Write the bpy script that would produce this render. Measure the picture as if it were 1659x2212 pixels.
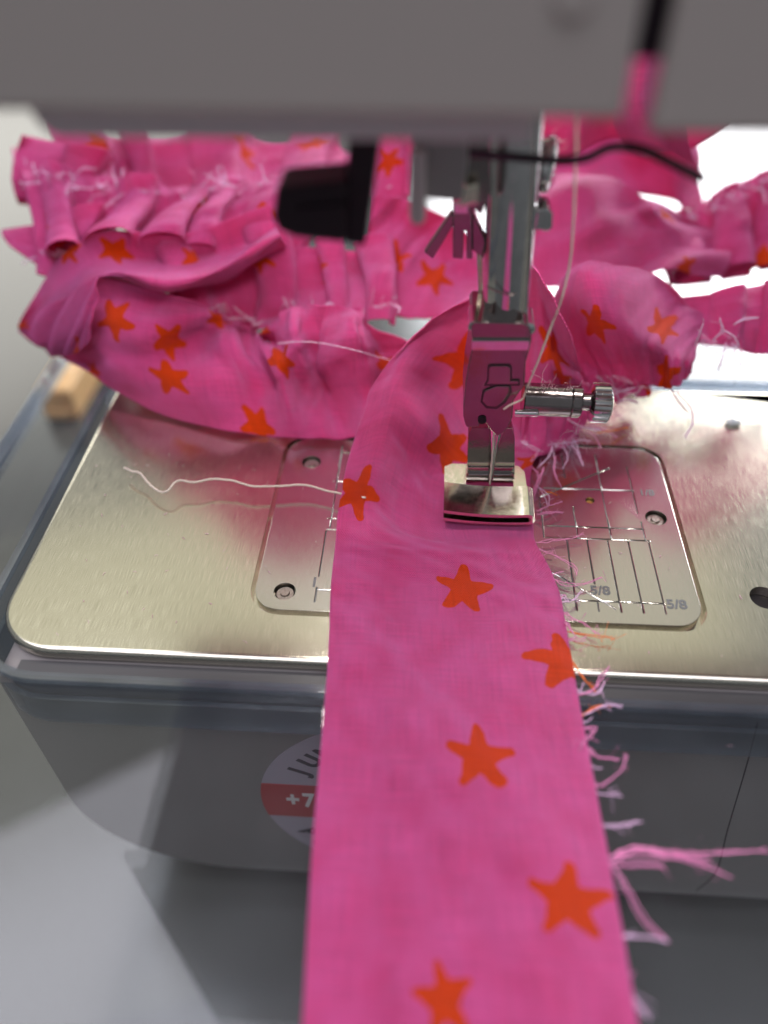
import bpy, bmesh, math, random
import numpy as np
from mathutils import Vector, Matrix
random.seed(7); rng=np.random.default_rng(7)
sc=bpy.context.scene
for o in list(bpy.data.objects): bpy.data.objects.remove(o)
K=0.1                     # 1 Blender unit = 1 cm; every length below is in millimetres
R=math.radians
sc.unit_settings.system='METRIC'; sc.unit_settings.scale_length=0.01
# ------------------------------------------------------------------ camera
F=1720.75; PITCH=0.76683; YAW=0.074653; ROLL=-0.01725
CAM=np.array([-9.42970,-76.40384,90.36360])
f0=np.array([0,math.cos(PITCH),-math.sin(PITCH)]); u0=np.array([0,math.sin(PITCH),math.cos(PITCH)]); x0=np.array([1.,0,0])
xa=math.cos(ROLL)*x0+math.sin(ROLL)*u0; ua=-math.sin(ROLL)*x0+math.cos(ROLL)*u0
RZ=np.array([[math.cos(YAW),-math.sin(YAW),0],[math.sin(YAW),math.cos(YAW),0],[0,0,1]])
AX=np.array([RZ@xa,RZ@ua,RZ@f0])
cd=bpy.data.cameras.new('camera'); cam=bpy.data.objects.new('camera',cd); sc.collection.objects.link(cam)
M=Matrix(((AX[0][0],AX[1][0],-AX[2][0],CAM[0]*K),(AX[0][1],AX[1][1],-AX[2][1],CAM[1]*K),(AX[0][2],AX[1][2],-AX[2][2],CAM[2]*K),(0,0,0,1)))
cam.matrix_world=M
cd.sensor_fit='VERTICAL'; cd.sensor_height=36; cd.sensor_width=27; cd.lens=36*F/2212
cd.clip_start=0.05; cd.clip_end=2000
cd.dof.use_dof=True; cd.dof.focus_distance=121*K; cd.dof.aperture_fstop=0.001*cd.lens/(3.6*K)
sc.camera=cam
# ------------------------------------------------------------------ world and lamps
w=bpy.data.worlds.new('World'); sc.world=w; w.use_nodes=True
bg=w.node_tree.nodes['Background']; bg.inputs[0].default_value=(0.90,0.94,1.0,1); bg.inputs[1].default_value=0.24
def lamp(name,loc,target,sx,sy,rad,col):
    l=bpy.data.lights.new(name,'AREA'); l.shape='RECTANGLE'; l.size=sx*K; l.size_y=sy*K
    l.energy=rad*math.pi*sx*sy*K*K; l.color=col
    o=bpy.data.objects.new(name,l); sc.collection.objects.link(o); o.location=Vector(loc)*K
    o.rotation_euler=(Vector(target)-Vector(loc)).to_track_quat('-Z','Y').to_euler(); return o
lamp('window_light',(560,1400,520),(0,0,0),1250,560,17.0,(0.97,0.97,1.0))
lamp('room_light',(-250,760,1250),(0,0,0),1900,900,0.50,(1.0,0.95,0.64))
lamp('far_fill_light',(-780,1300,480),(-20,30,0),800,650,2.8,(1.0,0.97,0.88))  # added fill standing for a bright wall at back left, no window there
lamp('ceiling_light',(-100,-60,1400),(-20,0,0),1800,1400,3.9,(0.90,0.87,1.0))
# the machine's own sewing light under the head
o_=lamp('sewing_light',(-24,20,65.0),(-28,52,0),14,8,66,(1.0,0.94,0.88))
o_=lamp('sewing_light',(20,18,66.5),(26,50,0),8,8,54,(1.0,0.94,0.88))
sc.view_settings.view_transform='Standard'; sc.view_settings.look='None'; sc.view_settings.exposure=0; sc.view_settings.gamma=1
sc.cycles.max_bounces=10; sc.cycles.transparent_max_bounces=16
sc.cycles.sample_clamp_indirect=6
# ------------------------------------------------------------------ picture measuring helpers (1659 x 2212 grid of the photograph)
def ray(px,py): return np.array([px-829.5,-(py-1106.),F])@AX
def onz(px,py,z): d=ray(px,py); return CAM+d*(z-CAM[2])/d[2]
def ony(px,py,y): d=ray(px,py); return CAM+d*(y-CAM[1])/d[1]
def proj(X):
    d=(np.asarray(X)-CAM)@AX.T
    return np.stack([829.5+F*d[...,0]/d[...,2],1106-F*d[...,1]/d[...,2]],-1)
# ------------------------------------------------------------------ materials
def mat(name,base,rough=0.5,metal=0.0,**kw):
    m=bpy.data.materials.new(name); m.use_nodes=True; b=m.node_tree.nodes['Principled BSDF']
    b.inputs['Base Color'].default_value=(*base,1); b.inputs['Roughness'].default_value=rough; b.inputs['Metallic'].default_value=metal
    for k,v in kw.items(): b.inputs[k.replace('_',' ')].default_value=v
    return m
def N(nt,t,**kw):
    n=nt.nodes.new(t)
    for k,v in kw.items(): setattr(n,k,v)
    return n
def math_(nt,op,a,b=None,c=None):
    n=N(nt,'ShaderNodeMath',operation=op)
    for i,v in enumerate((a,b,c)):
        if v is None: continue
        if isinstance(v,(int,float)): n.inputs[i].default_value=v
        else: nt.links.new(v,n.inputs[i])
    return n.outputs[0]
def speckle(m,scale,amt,bump=0.0,stretch=(1,1,1),dist=0.01,rvar=0.0):
    """fine grain: colour variation, roughness variation and bump"""
    nt=m.node_tree; b=nt.nodes['Principled BSDF']
    tc=N(nt,'ShaderNodeTexCoord'); mp=N(nt,'ShaderNodeMapping'); mp.inputs['Scale'].default_value=stretch
    nz=N(nt,'ShaderNodeTexNoise'); nz.inputs['Scale'].default_value=scale; nz.inputs['Detail'].default_value=5
    nt.links.new(tc.outputs['Object'],mp.inputs[0]); nt.links.new(mp.outputs[0],nz.inputs['Vector'])
    if amt:
        mx=N(nt,'ShaderNodeMix',data_type='RGBA',blend_type='MULTIPLY'); mx.inputs[0].default_value=1
        mx.inputs[6].default_value=b.inputs['Base Color'].default_value
        mr=N(nt,'ShaderNodeMapRange'); mr.inputs[3].default_value=1-amt; mr.inputs[4].default_value=1+amt*0.4
        mr.inputs[1].default_value=0.3; mr.inputs[2].default_value=0.7
        nt.links.new(nz.outputs[0],mr.inputs[0]); nt.links.new(mr.outputs[0],mx.inputs[7]); nt.links.new(mx.outputs[2],b.inputs['Base Color'])
    if rvar:
        mr=N(nt,'ShaderNodeMapRange'); r=b.inputs['Roughness'].default_value
        mr.inputs[1].default_value=0.3; mr.inputs[2].default_value=0.7; mr.inputs[3].default_value=max(0,r-rvar); mr.inputs[4].default_value=r+rvar
        nt.links.new(nz.outputs[0],mr.inputs[0]); nt.links.new(mr.outputs[0],b.inputs['Roughness'])
    if bump:
        bp=N(nt,'ShaderNodeBump'); bp.inputs['Strength'].default_value=bump; bp.inputs['Distance'].default_value=dist
        nt.links.new(nz.outputs[0],bp.inputs['Height']); nt.links.new(bp.outputs[0],b.inputs['Normal'])
    return m
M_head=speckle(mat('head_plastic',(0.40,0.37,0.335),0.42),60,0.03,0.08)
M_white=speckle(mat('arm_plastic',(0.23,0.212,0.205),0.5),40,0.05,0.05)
M_bed=speckle(mat('brushed_steel',(0.74,0.705,0.59),0.18,1.0),14,0.20,0.16,(14,0.22,1),0.002,0.06)
M_plate=speckle(mat('satin_steel',(0.62,0.595,0.56),0.18,1.0),14,0.07,0.10,(12,0.3,1),0.002,0.03)
M_chrome=speckle(mat('chrome',(0.66,0.65,0.65),0.07,1.0),6,0.10,0.0,(1,1,1),0.004,0.05)
M_steel=speckle(mat('plain_steel',(0.27,0.24,0.235),0.17,1.0),2.2,0.18,0.45,(1,1,1),0.03,0.06)
M_foot=speckle(mat('polished_foot_steel',(0.86,0.80,0.66),0.12,1.0),12,0.05,0.03,(1,1,1),0.003,0.04)
M_dark=speckle(mat('dark_plastic',(0.016,0.010,0.015),0.6,0.0,Specular_IOR_Level=0.25),40,0.3,0.1)
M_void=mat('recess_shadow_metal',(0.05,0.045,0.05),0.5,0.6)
M_grey=speckle(mat('grey_green_plastic',(0.23,0.26,0.25),0.35),30,0.15,0.1)
M_wire=mat('blued_wire',(0.06,0.06,0.07),0.25,1.0)
M_desk=speckle(mat('desk_laminate',(0.055,0.054,0.048),0.2,0.0,Specular_IOR_Level=0.7),1.2,0.05,0.0)
M_wood=speckle(mat('light_wood',(0.72,0.42,0.17),0.55),6,0.25,0.1,(0.3,3,1))
M_thread=speckle(mat('white_thread',(0.78,0.66,0.58),0.8),120,0.3,0.4)
M_lint=mat('lint',(0.75,0.45,0.55),0.9)
M_fray=mat('pink_yarn',(0.80,0.27,0.50),0.8)
M_fray2=mat('pale_yarn',(0.85,0.55,0.78),0.8)
M_frayo=mat('orange_yarn',(0.86,0.18,0.03),0.8)
M_stk=speckle(mat('sticker_print_silver',(0.40,0.35,0.42),0.4),30,0.05)
M_red=mat('sticker_print_red',(0.40,0.006,0.008),0.4)
M_ink=mat('sticker_print_black',(0.02,0.018,0.03),0.5)
M_wht=mat('sticker_print_white',(0.75,0.70,0.70),0.5)
M_screw=speckle(mat('screw_steel',(0.42,0.38,0.34),0.3,1.0),30,0.3,0.2)
def acrylic(name,base,mixmax,rough,tint):
    m=bpy.data.materials.new(name); m.use_nodes=True; nt=m.node_tree
    for n in list(nt.nodes): nt.nodes.remove(n)
    out=N(nt,'ShaderNodeOutputMaterial'); tr=N(nt,'ShaderNodeBsdfTransparent'); tr.inputs[0].default_value=(*tint,1)
    gl=N(nt,'ShaderNodeBsdfGlossy'); gl.inputs['Roughness'].default_value=rough
    lw=N(nt,'ShaderNodeLayerWeight'); lw.inputs[0].default_value=0.5; frv=math_(nt,'ADD',0.024,math_(nt,'MULTIPLY',0.96,math_(nt,'POWER',lw.outputs['Facing'],5.0)))
    tc=N(nt,'ShaderNodeTexCoord'); nz=N(nt,'ShaderNodeTexNoise'); nz.inputs['Scale'].default_value=1.3; nz.inputs['Detail'].default_value=3
    nt.links.new(tc.outputs['Object'],nz.inputs['Vector'])
    df=N(nt,'ShaderNodeBsdfDiffuse'); df.inputs[0].default_value=(0.75,0.78,0.82,1)
    mx0=N(nt,'ShaderNodeMixShader'); nt.links.new(math_(nt,'MULTIPLY',nz.outputs[0],mixmax*2),mx0.inputs[0])
    nt.links.new(tr.outputs[0],mx0.inputs[1]); nt.links.new(df.outputs[0],mx0.inputs[2])
    mx=N(nt,'ShaderNodeMixShader'); nt.links.new(math_(nt,'ADD',frv,base),mx.inputs[0])
    nt.links.new(mx0.outputs[0],mx.inputs[1]); nt.links.new(gl.outputs[0],mx.inputs[2]); nt.links.new(mx.outputs[0],out.inputs[0])
    return m
M_acr=acrylic('clear_acrylic',0.0,0.010,0.02,(0.93,0.95,0.95))
M_acre=acrylic('clear_acrylic_edge',0.09,0.055,0.10,(0.60,0.66,0.74))
# star print: one node group, placed once per printed star
def star_group():
    g=bpy.data.node_groups.new('star_print','ShaderNodeTree')
    for nme,ty in (('UV','NodeSocketVector'),('Centre','NodeSocketVector'),('Angle','NodeSocketFloat'),('Size','NodeSocketFloat')):
        g.interface.new_socket(nme,in_out='INPUT',socket_type=ty)
    g.interface.new_socket('Mask',in_out='OUTPUT',socket_type='NodeSocketFloat')
    gi=N(g,'NodeGroupInput'); go=N(g,'NodeGroupOutput')
    nz=N(g,'ShaderNodeTexNoise'); nz.inputs['Scale'].default_value=0.33; nz.inputs['Detail'].default_value=1
    g.links.new(gi.outputs['UV'],nz.inputs['Vector'])
    off=N(g,'ShaderNodeVectorMath',operation='SUBTRACT'); g.links.new(nz.outputs['Color'],off.inputs[0]); off.inputs[1].default_value=(.5,.5,.5)
    sc_=N(g,'ShaderNodeVectorMath',operation='SCALE'); g.links.new(off.outputs[0],sc_.inputs[0]); sc_.inputs['Scale'].default_value=1.5
    ad=N(g,'ShaderNodeVectorMath',operation='ADD'); g.links.new(gi.outputs['UV'],ad.inputs[0]); g.links.new(sc_.outputs[0],ad.inputs[1])
    sb=N(g,'ShaderNodeVectorMath',operation='SUBTRACT'); g.links.new(ad.outputs[0],sb.inputs[0]); g.links.new(gi.outputs['Centre'],sb.inputs[1])
    xyz=N(g,'ShaderNodeSeparateXYZ'); g.links.new(sb.outputs[0],xyz.inputs[0])
    x,y=xyz.outputs[0],xyz.outputs[1]
    r=math_(g,'DIVIDE',math_(g,'SQRT',math_(g,'ADD',math_(g,'MULTIPLY',x,x),math_(g,'MULTIPLY',y,y))),gi.outputs['Size'])
    a=math_(g,'SUBTRACT',math_(g,'ARCTAN2',y,x),gi.outputs['Angle'])
    s=2*math.pi/5
    fa=math_(g,'SUBTRACT',math_(g,'FLOORED_MODULO',math_(g,'ADD',a,s/2+20*s),s),s/2)
    px=math_(g,'MULTIPLY',r,math_(g,'COSINE',fa)); py=math_(g,'ABSOLUTE',math_(g,'MULTIPLY',r,math_(g,'SINE',fa)))
    wid=math_(g,'SUBTRACT',0.40,math_(g,'MULTIPLY',px,0.30))
    side=math_(g,'MULTIPLY',math_(g,'LESS_THAN',py,wid),math_(g,'LESS_THAN',px,0.88))
    dx=math_(g,'SUBTRACT',px,0.88)
    tip=math_(g,'LESS_THAN',math_(g,'ADD',math_(g,'MULTIPLY',dx,dx),math_(g,'MULTIPLY',py,py)),0.0185)
    g.links.new(math_(g,'MAXIMUM',side,tip),go.inputs[0])
    return g
SG=star_group()
def cloth_mat(name,stars):
    SPEC=0.95 if 'strip' in name else 0.4      # same cotton: stronger lilac sheen put into the strip's material, weaker in the ruffles
    m=bpy.data.materials.new(name); m.use_nodes=True; nt=m.node_tree; b=nt.nodes['Principled BSDF']
    uv=N(nt,'ShaderNodeUVMap'); uv.uv_map='UVMap'
    mask=None
    for (cu,cv,sz,an) in stars:
        gn=N(nt,'ShaderNodeGroup'); gn.node_tree=SG; nt.links.new(uv.outputs[0],gn.inputs[0])
        gn.inputs[1].default_value=(cu,cv,0); gn.inputs[2].default_value=an; gn.inputs[3].default_value=sz
        mask=gn.outputs[0] if mask is None else math_(nt,'MAXIMUM',mask,gn.outputs[0])
    nz=N(nt,'ShaderNodeTexNoise'); nz.inputs['Scale'].default_value=0.16; nz.inputs['Detail'].default_value=6; nt.links.new(uv.outputs[0],nz.inputs['Vector'])
    nz2=N(nt,'ShaderNodeTexNoise'); nz2.inputs['Scale'].default_value=3.2; nz2.inputs['Detail'].default_value=2; nt.links.new(uv.outputs[0],nz2.inputs['Vector'])
    c=N(nt,'ShaderNodeMix',data_type='RGBA'); c.inputs[6].default_value=(0.84,0.058,0.26,1); c.inputs[7].default_value=(0.92,0.125,0.44,1)
    mm=N(nt,'ShaderNodeMapRange'); mm.inputs[1].default_value=0.3; mm.inputs[2].default_value=0.7
    nt.links.new(math_(nt,'ADD',math_(nt,'MULTIPLY',nz.outputs[0],0.7),math_(nt,'MULTIPLY',nz2.outputs[0],0.3)),mm.inputs[0]); nt.links.new(mm.outputs[0],c.inputs[0])
    col=c.outputs[2]
    if mask is not None:
        oc=N(nt,'ShaderNodeMix',data_type='RGBA'); oc.inputs[7].default_value=(0.86,0.075,0.004,1)
        nt.links.new(mask,oc.inputs[0]); nt.links.new(col,oc.inputs[6]); col=oc.outputs[2]
    if mask is not None: nt.links.new(math_(nt,'SUBTRACT',0.55,math_(nt,'MULTIPLY',mask,0.45)),b.inputs['Sheen Weight']); nt.links.new(math_(nt,'SUBTRACT',SPEC,math_(nt,'MULTIPLY',mask,SPEC*0.7)),b.inputs['Specular IOR Level'])
    nt.links.new(col,b.inputs['Base Color']); b.inputs['Roughness'].default_value=0.5
    b.inputs['Sheen Weight'].default_value=0.55; b.inputs['Sheen Roughness'].default_value=0.40; b.inputs['Sheen Tint'].default_value=(0.66,0.50,1,1)
    b.inputs['Specular IOR Level'].default_value=SPEC; b.inputs['Specular Tint'].default_value=(0.75,0.80,1,1)
    # weave: warp and weft threads as a fine relief
    sx=N(nt,'ShaderNodeSeparateXYZ'); nt.links.new(uv.outputs[0],sx.inputs[0])
    P=2*math.pi/0.40
    sl=[]
    for sx_ in ((0.25,7,1),(7,0.25,1)):
        mpp=N(nt,'ShaderNodeMapping'); mpp.inputs['Scale'].default_value=sx_; nt.links.new(uv.outputs[0],mpp.inputs[0]); q_=N(nt,'ShaderNodeTexNoise'); q_.inputs['Scale'].default_value=0.55; q_.inputs['Detail'].default_value=3; nt.links.new(mpp.outputs[0],q_.inputs['Vector']); sl.append(q_.outputs[0])
    slub=math_(nt,'ADD',0.46,math_(nt,'MULTIPLY',math_(nt,'ADD',sl[0],sl[1]),0.54))
    ml=N(nt,'ShaderNodeMix',data_type='RGBA',blend_type='MULTIPLY'); ml.inputs[0].default_value=1; nt.links.new(col,ml.inputs[6]); nt.links.new(slub,ml.inputs[7]); nt.links.new(ml.outputs[2],b.inputs['Base Color'])
    a1=math_(nt,'SINE',math_(nt,'MULTIPLY',math_(nt,'ADD',sx.outputs[0],math_(nt,'MULTIPLY',nz.outputs[0],0.6)),P)); a2=math_(nt,'SINE',math_(nt,'MULTIPLY',math_(nt,'ADD',sx.outputs[1],math_(nt,'MULTIPLY',nz.outputs[0],0.6)),P))
    h=math_(nt,'ADD',math_(nt,'MULTIPLY',a1,a2),math_(nt,'MULTIPLY',nz2.outputs[0],1.5))
    bp=N(nt,'ShaderNodeBump'); bp.inputs['Strength'].default_value=0.8; bp.inputs['Distance'].default_value=0.014
    nt.links.new(h,bp.inputs['Height']); nt.links.new(bp.outputs[0],b.inputs['Normal'])
    tl=N(nt,'ShaderNodeBsdfTranslucent'); tm=N(nt,'ShaderNodeMix',data_type='RGBA',blend_type='MULTIPLY'); tm.inputs[0].default_value=1; tm.inputs[7].default_value=(1.0,0.50,0.66,1); nt.links.new(col,tm.inputs[6]); nt.links.new(tm.outputs[2],tl.inputs[0])
    mx=N(nt,'ShaderNodeMixShader'); mx.inputs[0].default_value=0.34
    out=nt.nodes['Material Output']; nt.links.new(b.outputs[0],mx.inputs[1]); nt.links.new(tl.outputs[0],mx.inputs[2]); nt.links.new(mx.outputs[0],out.inputs[0])
    return m
# ------------------------------------------------------------------ object helpers
def put(name,me,m=None,parent=None):
    o=bpy.data.objects.new(name,me); sc.collection.objects.link(o)
    if m is not None:
        for x in (m if isinstance(m,(list,tuple)) else [m]): me.materials.append(x)
    if parent is not None: o.parent=parent
    return o
def tag(o,label=None,cat=None,group=None,kind=None):
    if label: o['label']=label
    if cat: o['category']=cat
    if group: o['group']=group
    if kind: o['kind']=kind
    return o
def empty(name,label,cat,group=None):
    o=bpy.data.objects.new(name,None); sc.collection.objects.link(o); o.empty_display_size=0.5
    return tag(o,label,cat,group)
def smooth(me,ang=35):
    for p in me.polygons: p.use_smooth=True
    if ang is not None: me.set_sharp_from_angle(angle=R(ang))
def fin(name,bm,m,parent=None,sm=35,bev=0,seg=2):
    bmesh.ops.recalc_face_normals(bm,faces=bm.faces)
    if bev: bmesh.ops.bevel(bm,geom=[e for e in bm.edges if e.is_manifold and e.calc_face_angle(0)>R(30)],offset=bev*K,segments=seg,profile=0.6,affect='EDGES',clamp_overlap=True)
    me=bpy.data.meshes.new(name); bm.to_mesh(me); bm.free(); smooth(me,sm)
    o=put(name,me,m,parent)
    if bev: wn(o)
    return o
def wn(o):
    md=o.modifiers.new('weighted_normal','WEIGHTED_NORMAL'); md.keep_sharp=True; md.weight=80
def box(bm,x0,x1,y0,y1,z0,z1):
    vs=[bm.verts.new(Vector((x,y,z))*K) for x in (x0,x1) for y in (y0,y1) for z in (z0,z1)]
    for f in ((0,1,3,2),(4,6,7,5),(0,4,5,1),(2,3,7,6),(0,2,6,4),(1,5,7,3)): bm.faces.new([vs[i] for i in f])
    return bm
def prism(bm,pts,d):
    """polygon of 3-D points swept by the vector d"""
    a=[bm.verts.new(Vector(p)*K) for p in pts]; b=[bm.verts.new((Vector(p)+Vector(d))*K) for p in pts]
    bm.faces.new(a); bm.faces.new(b[::-1]); n=len(a)
    for i in range(n): bm.faces.new((a[i],b[i],b[(i+1)%n],a[(i+1)%n]))
    return bm
def rrect(x0,x1,y0,y1,r,n=8):
    if not isinstance(r,(list,tuple)): r=[r]*4
    P=[]
    for (cx,cy,a,rr) in ((x1-r[0],y1-r[0],0,r[0]),(x0+r[1],y1-r[1],90,r[1]),(x0+r[2],y0+r[2],180,r[2]),(x1-r[3],y0+r[3],270,r[3])):
        for i in range(n+1 if rr>0 else 1): t=R(a+90*i/n if rr>0 else a); P.append((cx+rr*math.cos(t),cy+rr*math.sin(t)))
    return P
def lathe(bm,p0,p1,prof,n=32,ridge=None):
    """prof: (t along the axis 0..1, radius); ridge(t,angle)->radius factor"""
    p0=Vector(p0);p1=Vector(p1);ax=(p1-p0); q=ax.to_track_quat('Z','Y'); u=q@Vector((1,0,0)); v=q@Vector((0,1,0)); rings=[]
    for t,r in prof:
        c=p0+ax*t; rings.append([bm.verts.new((c+(u*math.cos(2*math.pi*i/n)+v*math.sin(2*math.pi*i/n))*r*(ridge(t,i) if ridge else 1))*K) for i in range(n)])
    for a,b in zip(rings,rings[1:]):
        for i in range(n): bm.faces.new((a[i],a[(i+1)%n],b[(i+1)%n],b[i]))
    bm.faces.new(rings[0][::-1]); bm.faces.new(rings[-1]); return bm
def cr(P,t):
    """Catmull-Rom through the list P at parameter t in 0..len-1"""
    P=np.asarray(P,float); n=len(P); i=min(int(t),n-2); f=t-i
    p=[P[max(i-1,0)],P[i],P[i+1],P[min(i+2,n-1)]]
    if i==0: p[0]=2*P[0]-P[1]
    if i==n-2: p[3]=2*P[-1]-P[-2]
    return 0.5*((2*p[1])+(-p[0]+p[2])*f+(2*p[0]-5*p[1]+4*p[2]-p[3])*f*f+(-p[0]+3*p[1]-3*p[2]+p[3])*f**3)
def tube(bm,pts,r,n=8,per=6,r1=None,wob=0.0):
    m=(len(pts)-1)*per; C=[cr(pts,i/per) for i in range(m+1)]
    if wob: C=[c+rng.normal(0,wob,3) for c in C]
    prev=None; rings=[]; up=Vector((0.3,0.2,1)).normalized()
    for i,c in enumerate(C):
        d=Vector(C[min(i+1,m)]-C[max(i-1,0)])
        if d.length<1e-9: d=Vector((0,0,1))
        d.normalize(); u=d.cross(up)
        if u.length<1e-3: u=d.cross(Vector((1,0,0)))
        u.normalize(); v=d.cross(u); rr=r if r1 is None else r+(r1-r)*i/m
        rings.append([bm.verts.new((Vector(c)+(u*math.cos(2*math.pi*k/n)+v*math.sin(2*math.pi*k/n))*rr)*K) for k in range(n)])
    for a,b in zip(rings,rings[1:]):
        for i in range(n): bm.faces.new((a[i],a[(i+1)%n],b[(i+1)%n],b[i]))
    bm.faces.new(rings[0][::-1]); bm.faces.new(rings[-1]); return bm
def cut(o,bm):
    """cut the shape bm out of the object o"""
    bmesh.ops.recalc_face_normals(bm,faces=bm.faces)
    me=bpy.data.meshes.new('cutter'); bm.to_mesh(me); bm.free(); c=bpy.data.objects.new('cutter',me); sc.collection.objects.link(c)
    md=o.modifiers.new('cut','BOOLEAN'); md.object=c; md.operation='DIFFERENCE'; md.solver='EXACT'; md.use_self=True
    dg=bpy.context.evaluated_depsgraph_get(); dg.update(); nm=bpy.data.meshes.new_from_object(o.evaluated_get(dg))
    old=o.data; o.modifiers.clear(); o.data=nm; nm.name=o.name; bpy.data.meshes.remove(old); bpy.data.objects.remove(c); bpy.data.meshes.remove(me)
def text(name,s,size,mx,m,parent,ext=0.03,sx=1.0,bold=0.0):
    cu=bpy.data.curves.new(name,'FONT'); cu.body=s; cu.size=size*K; cu.extrude=ext*K; cu.align_x='CENTER'; cu.align_y='CENTER'; cu.offset=bold*K
    o=bpy.data.objects.new(name,cu); sc.collection.objects.link(o)
    dg=bpy.context.evaluated_depsgraph_get(); dg.update(); me=bpy.data.meshes.new_from_object(o.evaluated_get(dg)); bpy.data.objects.remove(o)
    me.materials.clear(); me.transform(mx@Matrix.Diagonal((sx,1,1,1))); return put(name,me,m,parent)

# ================================================================== THE SETTING
bm=bmesh.new(); box(bm,-1500,2600,-900,2600,-96,-76); tag(fin('desk',bm,M_desk),kind='structure')
# ================================================================== SEWING MACHINE
SM=empty('sewing_machine','pale grey sewing machine with brushed steel bed seen from the front','sewing machine')
# bed plate
bm=bmesh.new(); prism(bm,[(x,y,-2.2) for x,y in rrect(-71,150,-13,54,[1,3,9.5,1],14)],(0,0,2.2))
bed=fin('bed_plate',bm,M_bed,SM,40,bev=1.5,seg=6)
bm=bmesh.new(); prism(bm,[(x,y,-1.6) for x,y in rrect(-35.25,31.35,-5.0,36.2,[4.6,4.6,5.0,4.6],8)],(0,0,3)); cut(bed,bm)
bm=bmesh.new(); lathe(bm,(40.2,1.9,-3),(40.2,1.9,2),[(0,2.1),(1,2.1)],40); cut(bed,bm)
smooth(bed.data,30); wn(bed)
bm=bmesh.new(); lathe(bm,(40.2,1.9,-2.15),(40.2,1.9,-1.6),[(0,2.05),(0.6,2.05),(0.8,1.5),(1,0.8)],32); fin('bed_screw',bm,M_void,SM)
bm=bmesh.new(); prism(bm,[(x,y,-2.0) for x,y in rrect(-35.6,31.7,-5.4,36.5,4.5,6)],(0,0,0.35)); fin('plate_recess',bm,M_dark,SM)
# stitch plate with engraved seam guides
bm=bmesh.new(); prism(bm,[(x,y,-1.62) for x,y in rrect(-34.5,30.6,-4.0,35.5,4.0,8)],(0,0,1.60))
sp=fin('stitch_plate',bm,M_plate,SM,40,bev=0.07,seg=2)
cb=bmesh.new()
def groove(x0,y0,x1,y1,w=0.30,d=0.26):
    a=Vector((x0,y0,0));b=Vector((x1,y1,0)); n=(b-a).normalized(); s=Vector((-n.y,n.x,0))*w/2
    prism(cb,[a-s*1.6+Vector((0,0,0.15)),a+s*1.6+Vector((0,0,0.15)),a+s*.5+Vector((0,0,-d)),a-s*.5+Vector((0,0,-d))],(b-a))
vl=[12.7,15.875,19.05,22.225,25.4]
lines=[(x,-2.0,x,12.45) for x in (12.7,19.05,22.225,25.4)]+[(15.875,3.2,15.875,12.45),(15.875,-2.0,15.875,-0.25)]
lines+=[(8.9,0,25.7,0),(9.35,12.7,25.8,12.7),(9.35,15.3,25.2,15.25),(9.2,12.6,9.2,27),(14.5,12.6,14.5,20.0),(19.7,12.6,19.7,33.5),(25.0,12.6,25.0,17.0),(24.8,18.8,24.8,30.5),(13.9,27,13.9,33)]
lines+=[(8.9,6.0,18.4,-1.45),(9.2,22.0,21.8,30.0),(10,24.3,25.0,24.3)]
lines+=[(-25.4,-2.4,-25.4,0.5),(-25.4,2.6,-25.4,12.4),(-25.2,0,-9,0),(-25.4,12.7,-8,12.7),(-24.9,13,-24.9,34.0),(-25.6,15.2,-8,15.2),(-25.6,24.2,-8,24.2),(-25,31.9,-12,31.7)]
for l in lines: groove(*l)
for (x,y,r) in ((-30.1,-0.5,1.65),(-29.9,29.1,1.65),(27.5,18.0,1.7)):
    lathe(cb,(x,y,-3),(x,y,1),[(0,r),(1,r)],28)
lathe(cb,(17.4,21.6,-3),(17.4,21.6,1),[(0,0.75),(1,0.75)],18)
cut(sp,cb); smooth(sp.data,30); wn(sp)
M_eng=mat('engraved_metal',(0.20,0.21,0.22),0.35,0.9); sp.data.materials.append(M_eng)
for p_ in sp.data.polygons:
    if -1.45*K<p_.center.z<-0.05*K and p_.normal.z>0.93 and max(abs(p_.center.x+2*K)/(32.2*K),abs(p_.center.y-15.7*K)/(19.3*K))<0.99: p_.material_index=1
for (x,y,r) in ((-30.1,-0.5,1.5),(-29.9,29.1,1.5),(27.5,18.0,1.5)):
    bm=bmesh.new(); lathe(bm,(x,y,-1.9),(x,y,-0.55),[(0,r),(0.75,r),(1,r*0.85)],28); s=fin('screw',bm,M_screw,sp)
    bm=bmesh.new(); lathe(bm,(x,y,-0.60),(x,y,-0.30),[(0,r*0.5),(1,r*0.42)],20); 
    fin('screw_boss',bm,M_screw,sp)
bm=bmesh.new(); lathe(bm,(17.4,21.6,-1.9),(17.4,21.6,-0.5),[(0,0.7),(1,0.6)],16); fin('guide_pin',bm,mat('brass',(0.8,0.48,0.15),0.3,1.0),sp)
def T(x,y,z=-0.01,a=0): return Matrix.Translation(Vector((x,y,z))*K)@Matrix.Rotation(a,4,'Z')
text('numeral','5/8',2.3,T(16.5,2.0),M_eng,sp,0.03,1.0,0.08)
text('numeral','5/8',2.3,T(27.2,-0.1),M_eng,sp,0.03,1.0,0.08)
text('numeral','1/8',2.0,T(27.0,23.9),M_eng,sp,0.03,1.0,0.05)
text('numeral','1',2.6,T(-25.9,1.4),M_eng,sp,0.03,1.0,0.06)
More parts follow.
